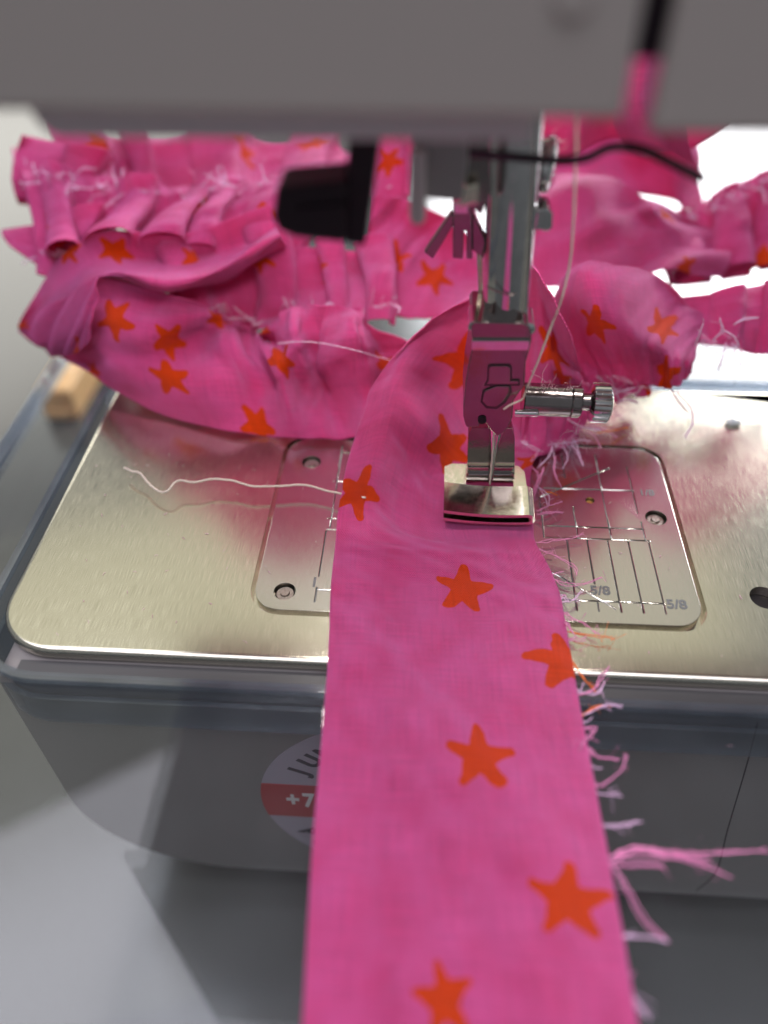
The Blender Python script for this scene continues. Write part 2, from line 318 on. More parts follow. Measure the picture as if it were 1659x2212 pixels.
# free arm body under the bed
bm=bmesh.new(); pts=rrect(-69.5,150,-66,-2.25,[0.5,3,26,0.5],16)
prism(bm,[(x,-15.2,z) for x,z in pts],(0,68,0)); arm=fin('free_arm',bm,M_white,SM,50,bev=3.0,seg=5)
bm=bmesh.new(); tube(bm,[(36.5,-15.1,-6),(38.5,-15.12,-18),(41.5,-15.12,-38),(44.2,-15.12,-55),(43.0,-15.1,-64)],0.16,6,5); fin('cover_seam',bm,M_dark,SM)
bm=bmesh.new(); box(bm,-66,150,-15.7,-13.15,-3.6,-2.12); fin('arm_lip',bm,mat('lip_dark_reflection',(0.07,0.068,0.07),0.35),SM,bev=0.2)  # dark reflection put into the lip's colour, hides the bright arm top
# sticker
CX,CZ,RS=-9.0,-36.3,26.3
st=None
def disc(name,f,y,m,parent,th=0.1):
    bm=bmesh.new(); prism(bm,[(x,y,z) for x,z in f],(0,th,0)); return fin(name,bm,m,parent,20)
circ=[(CX+RS*math.cos(2*math.pi*i/96),CZ+RS*math.sin(2*math.pi*i/96)) for i in range(96)]
st=disc('sticker',circ,-15.32,M_stk,SM,0.1)
bh=5.6; a0=math.asin(bh/RS)
band=[(CX+RS*math.cos(t),CZ+RS*math.sin(t)) for t in np.linspace(-a0,a0,9)]+[(CX+RS*math.cos(t),CZ+RS*math.sin(t)) for t in np.linspace(math.pi-a0,math.pi+a0,9)]
disc('red_band',band,-15.40,M_red,st,0.06)
FR=Matrix.Rotation(R(90),4,'X')
for i_,ch in enumerate('+70%'): text('letter',ch,6.4,Matrix.Translation(Vector((-30.0+2.65*i_+(1.2 if ch=='%' else 0),-15.45,CZ+0.4))*K)@FR,M_wht,st,0.02,0.62,0.2)
def arc_text(s,r,a_start,step,up,size):
    for i,ch in enumerate(s):
        if ch==' ': continue
        a=R(a_start+step*i); x=CX+r*math.cos(a); z=CZ+r*math.sin(a)
        rot=a-math.pi/2 if up else a+math.pi/2
        text('letter',ch,size,Matrix.Translation(Vector((x,-15.38,z))*K)@FR@Matrix.Rotation(rot,4,'Z'),M_ink,st,0.02,0.95,0.2)
arc_text('JUMBO BOBBIN',21.6,152,-10.6,True,4.7)
arc_text('BERNINA',22.6,211,11.0,False,5.0)
# head housing: front shell, slit on the right, open below
ez=lambda px,py,y: ony(px,py,y)
yh=-12.0; zl=ez(300,244,yh)[2]; zr=ez(1330,262,yh)[2]
xs=ez(1345,262,yh)[0]; xs2=ez(1402,290,yh)[0]; zr2=ez(1500,292,yh)[2]
bm=bmesh.new(); prism(bm,[(-69,yh,zl+0.2),(xs,yh,zr),(xs+0.3,yh,190),(-69,yh,190)],(0,1.6,0)); hd=fin('head_housing',bm,M_head,SM,40,bev=0.7,seg=4)
bm=bmesh.new(); prism(bm,[(xs2,yh,zr2),(120,yh,zr2-0.3),(120,yh,190),(xs2+0.3,yh,190)],(0,1.6,0)); fin('right_housing',bm,M_head,SM,40,bev=0.7,seg=4)
bm=bmesh.new(); box(bm,-68.6,xs-1.5,-10.3,46,76,190); fin('head_core',bm,M_head,SM,bev=1)
bm=bmesh.new(); box(bm,xs2+1.5,120,-10.3,46,76,190); fin('head_core',bm,M_head,SM,bev=1)
p=ez(1385,125,yh+3); bm=bmesh.new(); prism(bm,[(xs-1.2,-9.6,p[2]),(xs2+1.2,-9.6,p[2]),(xs2+1.2,-9.6,190),(xs-1.2,-9.6,190)],(0,8,0)); fin('thread_guide',bm,M_dark,SM,bev=0.3)
q=ony(1240,-12,yh); bm=bmesh.new(); lathe(bm,(q[0],yh-0.35,q[2]),(q[0],yh+0.5,q[2]),[(0,1.3),(0.3,1.55),(1,1.55)],32); fin('cover_button',bm,M_head,SM,30)
# lamp panel under the head
a=ez(85,262,-6); b=ez(760,290,-6)
bm=bmesh.new(); prism(bm,[(x,-7.2,z) for x,z in rrect(a[0],b[0]+15,b[2]-0.1,a[2]+2.5,[0.3,0.3,2.4,0.3],8)],(0,26,0)); fin('lamp_cover',bm,mat('smoky_lamp_cover',(0.62,0.58,0.60),0.12),SM,40,bev=0.5,seg=3)
# black threader lever
yl=2.0
def poly_y(pts,y,d): return [tuple(ony(px,py,y)) for px,py in pts],(0,d,0)
P,d=poly_y([(752,260),(828,260),(808,400),(788,532),(745,526),(748,392)],yl,4)
bm=bmesh.new(); prism(bm,P,d); 
lv=fin('lever_post',bm,M_dark,SM,30,bev=0.35,seg=3)
P,d=poly_y([(750,392),(745,527),(640,515),(600,500),(590,470),(596,408),(610,405)],yl-1.0,5.5)
bm=bmesh.new(); prism(bm,P,d); fin('lever_grip',bm,M_dark,lv,30,bev=0.6,seg=3)
P,d=poly_y([(752,440),(748,448),(645,462),(640,452)],yl-1.4,0.6); bm=bmesh.new(); prism(bm,P,d); fin('grip_ridge',bm,M_dark,lv,30,bev=0.1)
# threader mechanism: grey green block and peg, steel clips
P,d=poly_y([(885,262),(1010,262),(1012,345),(1000,438),(915,430),(890,350)],10,5); bm=bmesh.new(); prism(bm,P,d); th=fin('threader_body',bm,M_grey,SM,30,bev=0.5)
P,d=poly_y([(886,330),(920,330),(918,480),(905,490),(890,485),(884,470)],7,2); bm=bmesh.new(); prism(bm,P,d); fin('threader_peg',bm,mat('pale_plastic',(0.45,0.46,0.45),0.35),SM,30,bev=0.7,seg=4)
P,d=poly_y([(990,262),(1060,262),(1062,420),(1040,470),(1015,450),(1000,400)],16,3); bm=bmesh.new(); prism(bm,P,d); fin('threader_bracket',bm,M_steel,SM,30,bev=0.4)
P,d=poly_y([(1000,405),(1035,395),(1035,440),(990,452)],14,2); bm=bmesh.new(); prism(bm,P,d); fin('guide_tab',bm,M_foot,SM,30,bev=0.3)
# needle bar
top=ony(1114,262,22); bot=ony(1090,712,22); bot2=np.array(bot)
bm=bmesh.new(); lathe(bm,tuple(top+(top-bot)*0.5),tuple(bot2),[(0,3.15),(0.995,3.15),(1,2.9)],64); nb=fin('needle_bar',bm,M_chrome,SM,40)
P,d=poly_y([(1072,700),(1103,700),(1103,740),(1072,740)],18.5,2); bm=bmesh.new(); prism(bm,P,d); fin('bar_slot',bm,M_dark,nb)
bm=bmesh.new(); tube(bm,[ony(1050,618,18.9),ony(1072,628,18.6),ony(1095,636,18.6),ony(1118,634,19.2)],0.10,6,6); fin('bar_scratch',bm,M_steel,nb)
# needle clamp block
M_edge=mat('steel_edge_shade',(0.10,0.085,0.09),0.3,1.0)  # darker copy of the steel, edge shade of the clamp relief in its colour
def Z2(zx,zy): return (979.3+zx/4.548,691.3+zy/4.548)
ol=[(165,60),(178,130),(186,205),(180,290),(150,430),(118,620),(98,850),(98,950),(118,1030),(135,1055),(250,1050),(252,1015),(270,1000),(325,1020),(350,1062),(425,1142),(475,1125),(540,1050),(580,960),(590,800),(640,720),(700,650),(712,420),(750,285),(768,210),(770,120),(745,60),(700,30),(200,20)]
P,d=poly_y([Z2(*q) for q in ol],17.2,8.5); bm=bmesh.new(); prism(bm,P,d); cl=fin('needle_clamp',bm,M_steel,SM,50,bev=0.5,seg=4)
P,d=poly_y([Z2(*q) for q in ((180,205),(755,205),(752,270),(735,300),(185,300),(178,270))],16.7,3); bm=bmesh.new(); prism(bm,P,d); fin('clamp_collar',bm,M_chrome,cl,30,bev=0.15)
P,d=poly_y([Z2(*q) for q in ((350,470),(370,455),(540,455),(560,475),(560,600),(640,600),(640,630),(320,630),(345,600))],16.85,0.6); bm=bmesh.new(); prism(bm,P,d); fin('clamp_window',bm,M_steel,cl,30,bev=0.1)
P,d=poly_y([Z2(*q) for q in ((335,455),(360,437),(552,437),(578,462),(578,585),(655,585),(655,648),(300,648),(330,600))],17.05,0.5); bm=bmesh.new(); prism(bm,P,d); fin('window_edge_shade',bm,M_edge,cl,30,bev=0.05)
P,d=poly_y([Z2(*q) for q in ((300,700),(420,650),(560,650),(560,700),(500,800),(420,860),(330,850),(280,800))],16.8,0.6); bm=bmesh.new(); prism(bm,P,d); fin('clamp_guide',bm,M_steel,cl,30,bev=0.3)
P,d=poly_y([Z2(*q) for q in ((285,695),(415,633),(568,633),(578,705),(515,815),(425,878),(320,868),(265,805))],17.08,0.5); bm=bmesh.new(); prism(bm,P,d); fin('guide_edge_shade',bm,M_edge,cl,30,bev=0.05)
bm=bmesh.new(); q=ony(*Z2(283,985),17); lathe(bm,(q[0],16.9,q[2]),(q[0],17.6,q[2]),[(0,0.62),(1,0.62)],20); fin('clamp_hole',bm,M_dark,cl)
for s in (-1,1):
    q=ony(*Z2(215 if s<0 else 735,55 if s<0 else 75),18); bm=bmesh.new(); lathe(bm,(q[0],17.4,q[2]),(q[0],22,q[2]),[(0,0.6),(0.05,0.95),(1,0.95)],20); fin('clamp_shoulder',bm,M_chrome,cl)
# clamp screw
c=ony(1195,866,20.5)
def cx(px): return ony(px,868,20.5)[0]
zc=c[2]
bm=bmesh.new(); L=cx(1254)-cx(1128); lathe(bm,(cx(1128),20.5,zc+0.25),(cx(1254),20.5,zc),[(0,2.25),(0.02,2.4),(0.80,2.4),(0.82,2.3),(0.84,2.45),(0.97,2.45),(1,2.2)],48); scw=fin('clamp_screw',bm,M_steel,SM,30)
bm=bmesh.new(); lathe(bm,(cx(1250),20.5,zc),(cx(1280),20.5,zc-0.1),[(0,1.2),(1,1.35)],28); fin('screw_neck',bm,M_steel,scw)
def knurl(t,i): return 1-0.055*(i%4 in (0,)) if 0.1<t<0.9 else 0.93
bm=bmesh.new(); lathe(bm,(cx(1272),20.5,zc-0.1),(cx(1320),20.5,zc-0.2),[(0,2.0),(0.12,2.85),(0.2,2.95),(0.84,2.95),(0.93,2.7),(1,2.1)],96,knurl); fin('screw_knob',bm,M_chrome,scw,25)
bm=bmesh.new(); q0=ony(1112,892,18); q1=ony(1163,893,18); lathe(bm,tuple(q0),tuple(q1),[(0,0.55),(0.95,0.55),(1,0.35)],18); fin('thread_hook',bm,M_chrome,cl)
# needle
n0=ony(1077,915,20.3); n1=ony(1058,1048,20.3)
bm=bmesh.new(); lathe(bm,tuple(n0),tuple(n1),[(0,0.62),(0.22,0.60),(0.30,0.42),(0.9,0.38),(1,0.12)],20); fin('needle',bm,M_chrome,SM,30)
# clips on the presser bar behind
def plate_y(name,pts,y,d,m,bev=0.2,parent=SM):
    P,dd=poly_y(pts,y,d); bm=bmesh.new(); prism(bm,P,dd); return fin(name,bm,m,parent,30,bev=bev)
bm=bmesh.new(); pb0=ony(1112,250,30); pb1=ony(1092,760,30); lathe(bm,tuple(pb0),tuple(pb1),[(0,2.9),(1,2.9)],32); fin('presser_bar',bm,M_steel,SM)
plate_y('clip_arm',[(975,458),(916,545),(935,560),(985,478)],26,1.2,M_steel)
plate_y('clip_block',[(978,440),(1020,440),(1020,560),(1008,560),(1008,500),(1002,500),(1000,560),(978,558)],24,4,M_steel)
plate_y('clip_cap',[(980,440),(1012,432),(1012,462),(980,462)],23.5,1,M_chrome,0.15)
plate_y('clip_wedge',[(1020,455),(1050,520),(1045,560),(1020,540)],25,2,M_steel)
plate_y('side_plate',[(1150,262),(1168,300),(1166,480),(1140,560),(1135,300)],24,3,M_steel)
plate_y('side_nut',[(1158,452),(1186,450),(1195,462),(1194,492),(1186,501),(1150,500)],22,4,M_chrome,0.35)
bm=bmesh.new(); q=ony(1184,352,27); lathe(bm,(q[0]-0.9,27,q[2]),(q[0]+0.9,26.5,q[2]),[(0,3.2),(0.5,3.5),(0.8,3.3),(1,2.4)],40); fin('side_screw',bm,M_chrome,SM)
for dx in (0,7): 
    bm=bmesh.new(); tube(bm,[ony(1033+dx,545,26),ony(1036+dx*.6,620,25),ony(1034+dx*.4,705,24)],0.22,6,4); fin('spring_wire',bm,M_foot,SM)
# bent wire guide in front
bm=bmesh.new(); tube(bm,[ony(1005,330,13),ony(1100,338,13),ony(1200,346,12),ony(1265,342,11),ony(1320,318,10),ony(1385,322,9),ony(1450,352,8),ony(1522,388,7)],0.50,10,6); fin('wire_guide',bm,M_wire,SM)
# ================================================================== PRESSER FOOT
PF=empty('presser_foot','small polished hemming foot with rolled right edge clamped under the needle','presser foot')
# rolled sole: U-shaped sheet seen from the front, bowed slightly
def tilt(o):
    o.data.transform(Matrix.Translation(Vector((0,14,1.3))*K)@Matrix.Rotation(R(6),4,'X')@Matrix.Translation(Vector((0,-14,-1.3))*K)); return o
def sole(y0,y1,x_r,roll,bow):
    bm=bmesh.new(); t=0.66; gap=1.15; zb=1.45
    def zoff(x): return bow*(0.9*((x-1.2)/8)**2)
    prof=[]
    xs_=np.linspace(-6.8,x_r,16)
    top_o=[(x,zb+2*t+gap+zoff(x)) for x in xs_]; top_i=[(x,zb+t+gap+zoff(x)) for x in xs_]
    if roll:
        Ro=t+gap/2; Ri=gap/2; cxr,czr=x_r,zb+t+gap/2+zoff(x_r)
        arc_o=[(cxr+Ro*math.cos(a),czr+Ro*math.sin(a)) for a in np.linspace(R(80),R(-80),10)]
        arc_i=[(cxr+Ri*math.cos(a),czr+Ri*math.sin(a)) for a in np.linspace(R(-80),R(80),10)]
        bot_o=[(x,zb+zoff(x)) for x in xs_[::-1]]; bot_i=[(x,zb+t+zoff(x)) for x in xs_]
        prof=top_o+arc_o+bot_o+bot_i+arc_i+top_i[::-1]
    else: prof=top_o+top_i[::-1]
    prism(bm,[(x,y0,z) for x,z in prof],(0,y1-y0,0)); return bm
bm=sole(13.6,19.6,6.25,True,0.8); fs=tilt(fin('sole',bm,M_foot,PF,25))
bm=bmesh.new(); zt=1.45+1.15+0.66; 
for rect in ([(-6.8,19.5),(-3.3,19.5),(-3.3,24.3),(-5.6,24.3),(-6.8,23.6)],[(4.3,19.5),(6.4,19.5),(6.2,23.0),(5.3,24.2),(4.3,24.3)],[(-3.35,20.9),(4.35,20.9),(4.35,24.3),(-3.35,24.3)]):
    prism(bm,[(x,y,zt+0.05) for x,y in rect],(0,0,0.62))
tilt(fin('sole_back',bm,M_foot,PF,25))
plate_y('slot_rim',[(1003,1036),(1012,1026),(1105,1026),(1113,1036),(1108,1044),(1060,1040),(1010,1044)],21.0,0.8,M_steel,0.12,PF)
plate_y('shank',[(1012,940),(1019,925),(1060,925),(1062,1000),(1060,1030),(1009,1030),(1010,985)],22.0,2.2,M_steel,0.12,PF)
plate_y('shank',[(1078,960),(1092,925),(1106,925),(1112,948),(1112,1030),(1064,1030),(1066,1000)],22.0,2.2,M_steel,0.12,PF)
plate_y('shank_step',[(1010,1010),(1111,1010),(1111,1022),(1010,1022)],21.6,0.8,M_chrome,0.1,PF)
plate_y('shank_step',[(1009,1000),(1112,1000),(1112,1006),(1009,1006)],21.75,0.6,M_foot,0.06,PF)
# ================================================================== EXTENSION TABLE
ET=empty('extension_table','clear acrylic extension table fitted round the free arm','extension table')
def sheet(name,pts,z0,z1):
    bm=bmesh.new(); prism(bm,[(x,y,z0) for x,y in pts],(0,0,z1-z0)); bmesh.ops.recalc_face_normals(bm,faces=bm.faces)
    for f in bm.faces: f.material_index=0 if abs(f.normal.z)>0.7 else 1
    me=bpy.data.meshes.new(name); bm.to_mesh(me); bm.free(); return put(name,me,[M_acr,M_acre],ET)
outer=rrect(-87,230,-240,125,8,6)
inner=rrect(-72.6,231,-16.6,56.0,[0.5,4,10.8,0.5],12)
# U-shaped sheet: go round the outside, then back along the opening
o_=[(230,-240)]+[p for p in rrect(-87,230,-240,125,[0.1,8,8,0.1],6) if p[0]<200]
U=[(230,125)]+[p for p in rrect(-87,230,-240,125,[0.1,8,8,0.1],6) if p[0]<200]+[(230,-240),(230,-16.6)]+[p for p in inner if p[0]<200][::-1]+[(230,56)]
sheet('top_sheet',U,-5.0,-0.8)
# raised rim round the opening
def rim(name,off0,off1,z0,z1):
    a=[p for p in rrect(-72.6-off0,231,-16.6-off0,56+off0,[0.5,4+off0,10.8+off0,0.5],12) if p[0]<200]
    b=[p for p in rrect(-72.6-off1,231,-16.6-off1,56+off1,[0.5,4+off1,10.8+off1,0.5],12) if p[0]<200]
    bm=bmesh.new(); rows=[]
    A=[(230,56+off0)]+a+[(230,-16.6-off0)]; B=[(230,56+off1)]+b+[(230,-16.6-off1)]
    for (x,y),(x2,y2) in zip(A,B): rows.append([bm.verts.new(Vector(v)*K) for v in ((x,y,z0),(x,y,z1),(x2,y2,z1),(x2,y2,z0))])
    for r,s in zip(rows,rows[1:]):
        for i in range(4): bm.faces.new((r[i],s[i],s[(i+1)%4],r[(i+1)%4]))
    bm.faces.new(rows[0][::-1]); bm.faces.new(rows[-1]); return fin(name,bm,M_acre,ET,40)
rim('inner_rim',0.0,1.2,-0.9,0.1); rim('inner_wall',0.2,1.0,-11,-5.05)
bm=bmesh.new(); box(bm,-87.2,-84.6,-230,118,-0.75,0.3); fin('outer_rim',bm,M_acre,ET,bev=0.25)
# wooden block behind
wp=onz(60,905,-75.5); wq=onz(172,905,-75.5)
WB=empty('wooden_block','light orange wooden block on the desk behind the clear table corner','wooden block')
bm=bmesh.new(); box(bm,wp[0]+6,wq[0],wp[1],wp[1]+60,-76,-63); fin('block_body',bm,M_wood,WB,bev=2,seg=3)
bm=bmesh.new(); box(bm,wp[0]+8,wq[0]-2,wp[1]-0.8,wp[1]+0.5,-74,-71.5); fin('block_foot',bm,M_wood,WB,bev=0.3)

# ================================================================== CLOTH
LAST={}
def cp(c):
    if len(c)==4: return np.array(c[1:],float)           # ('w',x,y,z)
    px,py,y=c; p=ony(px,py,y)
    return p if p[2]>=0.45 else onz(px,py,0.45)
def cloth(name,grid,nu,nv,parent,stars=(),ripple=None,thick=0.25,ang=None,label=None,under=None):
    """grid[row][col] -> smooth sheet through the control points"""
    G=np.array([[cp(c) for c in row] for row in grid]); nr,nc=G.shape[:2]
    tmp=np.array([[cr(G[i],j*(nc-1)/nu) for j in range(nu+1)] for i in range(nr)])
    S=np.array([[cr(tmp[:,j],i*(nr-1)/nv) for j in range(nu+1)] for i in range(nv+1)])
    du=np.gradient(S,axis=1); dv=np.gradient(S,axis=0); n=np.cross(du,dv); n/=np.linalg.norm(n,axis=2,keepdims=True)+1e-9
    if ripple is not None:
        uu,vv=np.meshgrid(np.linspace(0,1,nu+1),np.linspace(0,1,nv+1)); rr=ripple(uu,vv); tu=du/(np.linalg.norm(du,axis=2,keepdims=True)+1e-9)
        S=S+(n*rr[...,None] if not isinstance(rr,tuple) else n*rr[0][...,None]+tu*rr[1][...,None])
    if under is not None:
        x0_,x1_,y0_,y1_,zm=under; ss=lambda t:(lambda c:c*c*(3-2*c))(np.clip(t,0,1)); wx=ss((S[...,0]-x0_)/4)*ss((x1_-S[...,0])/4)*ss((S[...,1]-y0_)/4)*ss((y1_-S[...,1])/4)
        S[...,2]=np.where(S[...,2]>zm,S[...,2]*(1-wx)+zm*wx,S[...,2])
    S[...,2]=np.where(S[...,2]<0.7,0.7+0.35*np.tanh((S[...,2]-0.7)/1.5),S[...,2])
    lu=np.r_[0,np.cumsum(np.linalg.norm(np.diff(S,axis=1),axis=2).mean(0))]; lv=np.r_[0,np.cumsum(np.linalg.norm(np.diff(S,axis=0),axis=2).mean(1))]
    PX=proj(S); st_=[]
    for (px,py,sz,an) in stars:
        k=np.argmin(((PX-[px,py])**2).sum(2)); i,j=divmod(int(k),nu+1); st_.append((lu[j],lv[i],sz*(0.83 if parent.name=='fabric_strip' else 0.72),R(an)))
    me=bpy.data.meshes.new(name); vid=np.arange((nu+1)*(nv+1)).reshape(nv+1,nu+1)
    F_=np.stack([vid[:-1,:-1],vid[:-1,1:],vid[1:,1:],vid[1:,:-1]],-1).reshape(-1,4)
    me.from_pydata((S.reshape(-1,3)*K).tolist(),[],F_.tolist()); uvl=me.uv_layers.new(name='UVMap')
    UV=np.stack(np.meshgrid(lu,lv),-1).reshape(-1,2)[F_.reshape(-1)]; uvl.data.foreach_set('uv',UV.reshape(-1).astype('f'))
    for p in me.polygons: p.use_smooth=True
    o=put(name,me,cloth_mat('cotton_'+name,st_),parent)
    md=o.modifiers.new('thick','SOLIDIFY'); md.thickness=thick*K; md.offset=0
    LAST['S']=S; LAST['n']=n
    if label: o['label']=label
    return o
def fbm(uu,fr,seed,oct=3):
    r=np.random.default_rng(seed); o=np.zeros_like(uu)
    for k in range(oct):
        for q in range(3): o+=np.sin(uu*fr*(1.7**k)*(0.7+0.6*r.random())*6.283+r.random()*6.283)/(1.6**k)/2.2
    return o
# --- flat strip and the arch it makes behind the foot: rows run from the camera end to the back
FS=empty('fabric_strip','pink cotton strip with orange stars running flat from the front under the foot','fabric strip')
def flat(y,xl,xr,z=0.55,b=(0,0,0,0,0,0,0)): return [('w',xl+(xr-xl)*i/6,y,z+1.7*b[i]) for i in range(7)]
g=[flat(-92,-17.2,13.6,1.2),flat(-75,-18.6,13.2,0.9),flat(-58,-19.6,12.6,0.7,(0.2,0,.3,.6,.3,0,.2)),flat(-40,-20.9,12.0,0.6,(.5,.5,.1,0,.3,.6,.2)),
   flat(-25,-21.6,11.4,0.6,(.3,.1,.4,.6,.2,.0,.2)),flat(-12,-22.2,10.9,0.6,(.4,.7,.3,0,.4,.5,.1)),flat(-2,-23.0,10.5,0.55,(.8,.6,.1,0,.1,.4,.1)),
   flat(4.5,-23.3,9.6,0.5,(.9,1.0,.8,.5,.3,.1,0)),
   [(725,1160,8.6),(800,1165,8.3),(875,1175,8.2),(950,1178,8.8),(1020,1176,9.6),(1090,1172,10.2),(1158,1168,10.6)],
   [(731,1095,14.5),(795,1100,16),(860,1140,14),(935,1155,13),(1010,1150,13),(1085,1140,13),(1154,1135,13.5)],
   [(742,1030,19),(810,1020,22),(870,1060,21.5),(930,1100,19),(1000,1105,18),(1080,1095,18),(1150,1085,18)],
   [(760,965,25),(830,940,28),(885,985,27.5),(940,1040,25),(1005,1055,23.5),(1080,1045,23),(1148,1040,23)],
   [(782,900,30),(850,868,31),(915,905,29.5),(975,975,30),(1030,1010,28),(1090,1005,28),(1150,1005,28)],
   [(805,835,34),(868,815,34.5),(945,850,39),(1005,935,34),(1060,975,31),(1110,980,31),(1160,985,31)],
   [(855,765,38),(910,750,40.5),(1000,790,46),(1050,880,42),(1095,940,36),(1140,955,35),(1180,965,34)],
   [(930,695,42),(1000,665,47),(1065,720,46),(1100,830,43),(1130,905,40),(1165,935,38),(1200,950,37)],
   [(1020,640,45),(1085,600,49),(1120,690,48),(1140,800,45),(1165,875,42),(1190,915,40),(1220,935,39)],
   [(1120,565,46),(1150,575,48),(1172,680,47),(1182,780,43),(1200,850,44),(1218,890,41),(1240,915,40)],
   [(1180,620,42),(1200,670,44),(1208,740,46),(1214,800,42),(1228,850,45),(1242,880,42),(1258,895,41)],
   [(1235,735,39),(1245,765,40),(1252,800,43),(1256,825,42),(1264,850,44),(1272,868,43),(1282,880,42)]]
def rip(uu,vv): return 0.60*np.sin(vv*21+uu*2.2+0.6*np.sin(uu*4))*np.sin(uu*3.1+vv*9+0.7)*np.clip((0.62-vv)*8,0,1)+0.16*fbm(uu*.8+vv*5,2,91)+0.10*fbm(uu+0.3*vv,3,3)+0.10*fbm(vv,14,4)*(0.4+uu)+0.35*np.clip((vv-0.62)*6,0,1)*np.clip(uu-0.45,0,1)*fbm(vv,26,8)
cloth('cotton_strip',g,110,560,FS,stars=[(1000,1275,5.6,80),(1222,1432,5.6,100),(1035,1637,5.6,90),(1230,1952,4.65,85),(962,2158,4.6,100),
   (968,965,5.4,75),(770,1062,5.6,70),(1010,785,6.0,60),(1195,760,5.0,20),(1160,1000,4.0,20),(1215,820,4,50)],ripple=rip,under=(-11,13,8.5,29,0.6))
S=LAST['S']
# frayed threads along the raw right edge
def fray(parent,base,pts,r=0.16,m=None,r1=None): 
    bm=bmesh.new(); P_=[np.array(base,float)]+[np.array(q,float) for q in pts]
    if r>0.11:
        for q in range(2):
            j=[P_[0]]+[p+rng.normal(0,0.16,3) for p in P_[1:]]; tube(bm,j,r*0.62,5,7,r*0.42,0.045)
        for q in range(3):
            a=cr(P_,(len(P_)-1)*rng.uniform(0.3,1)); tube(bm,[a,a+rng.normal(0,0.5,3),a+rng.normal(0,0.9,3)],0.03,3,3)
    else: tube(bm,P_,r,5,5,r*0.7,0.04)
    fin('frayed_thread',bm,m or random.choice([M_fray,M_fray2]),parent,None)
def edge_at(py):
    PX=proj(S[:,-1]); k=np.argmin(abs(PX[:330,1]-py)); return S[k,-1]
def F3(py,ts,z=0.8,m=None,r=0.17):
    b=edge_at(py); fray(FS,b,[onz(px,q,max(0.5,z+random.uniform(-.2,.6))) for px,q in ts],r,m)
for py,ts,m in [(1430,[(1262,1465),(1290,1495)],M_frayo),(1500,[(1285,1490),(1302,1462),(1312,1440)],M_fray),(1495,[(1290,1500),(1305,1470)],M_fray2),(1545,[(1290,1528),(1320,1522)],M_frayo),(1545,[(1310,1525),(1345,1527)],M_fray2),
    (1575,[(1285,1580),(1262,1600),(1250,1620)],M_fray),(1618,[(1285,1632),(1340,1640)],M_fray),(1690,[(1300,1700),(1340,1665),(1352,1630)],M_fray),(1690,[(1290,1712),(1340,1713)],M_fray2),
    (1785,[(1330,1785),(1385,1772)],M_fray2),(1855,[(1370,1830),(1480,1842),(1600,1838),(1659,1838)],M_fray),(1855,[(1380,1836),(1460,1850),(1530,1870),(1582,1895)],M_fray),(1852,[(1400,1835),(1480,1856),(1555,1888)],M_fray),
    (1868,[(1340,1870),(1420,1875),(1440,1880)],M_fray),(1862,[(1345,1905),(1390,1985),(1445,2035)],M_fray),(2000,[(1340,2020),(1400,2025),(1440,2030)],M_fray2),
    (1860,[(1370,1850),(1470,1850),(1540,1862)],M_fray),(2150,[(1375,2165),(1400,2195)],M_fray2),
    (1172,[(1190,1166),(1235,1160),(1262,1152)],M_fray),(1185,[(1180,1195),(1195,1190)],M_fray),(1200,[(1190,1200),(1235,1225),(1245,1240)],M_fray),
    (1250,[(1220,1262),(1262,1260),(1300,1245)],M_fray),(1300,[(1240,1300),(1258,1275)],M_fray2),(1320,[(1230,1335),(1260,1345),(1290,1368)],M_fray),(1365,[(1270,1372),(1325,1378)],M_frayo),
    (1345,[(1225,1350),(1245,1375)],M_fray),(1380,[(1240,1382),(1265,1380)],M_fray)]:
    F3(py,ts,0.9,m,0.12 if py<1400 else 0.17)
for k in range(14):
    py=random.uniform(1230,2150); b=edge_at(py); px,q=proj(b); L=random.uniform(8,26)
    fray(FS,b,[onz(px+L*.5,q+random.uniform(-8,8),0.8),onz(px+L,q+random.uniform(-16,16),1.0)],0.09)
# gathered frays on the arch near the foot
for (a,b_,c,m) in [((1150,1010),(1160,1030),(1150,1075),M_fray),((1175,1010),(1165,1040),(1150,1090),M_fray),((1200,985),(1195,1020),(1210,1055),M_fray),((1165,1060),(1190,1065),(1205,1070),M_frayo),((1160,1050),(1180,1070),(1185,1095),M_fray2),
    ((1158,1105),(1185,1092),(1215,1085),M_fray),((1160,1112),(1185,1108),(1218,1106),M_fray),((1230,940),(1245,960),(1252,985),M_fray2),((1250,930),(1280,940),(1300,970),M_fray),((1215,960),(1225,990),(1215,1010),M_fray2),((1290,885),(1325,890),(1345,905),M_fray),
    ((1290,935),(1320,930),(1355,922),M_frayo),((1265,915),(1300,925),(1335,945),M_fray),((1195,955),(1185,985),(1160,1010),M_fray2),((1240,915),(1275,925),(1315,930),M_fray)]:
    fray(FS,onz(*a,1.0),[onz(*b_,1.6),onz(*c,0.9)],0.17,m)

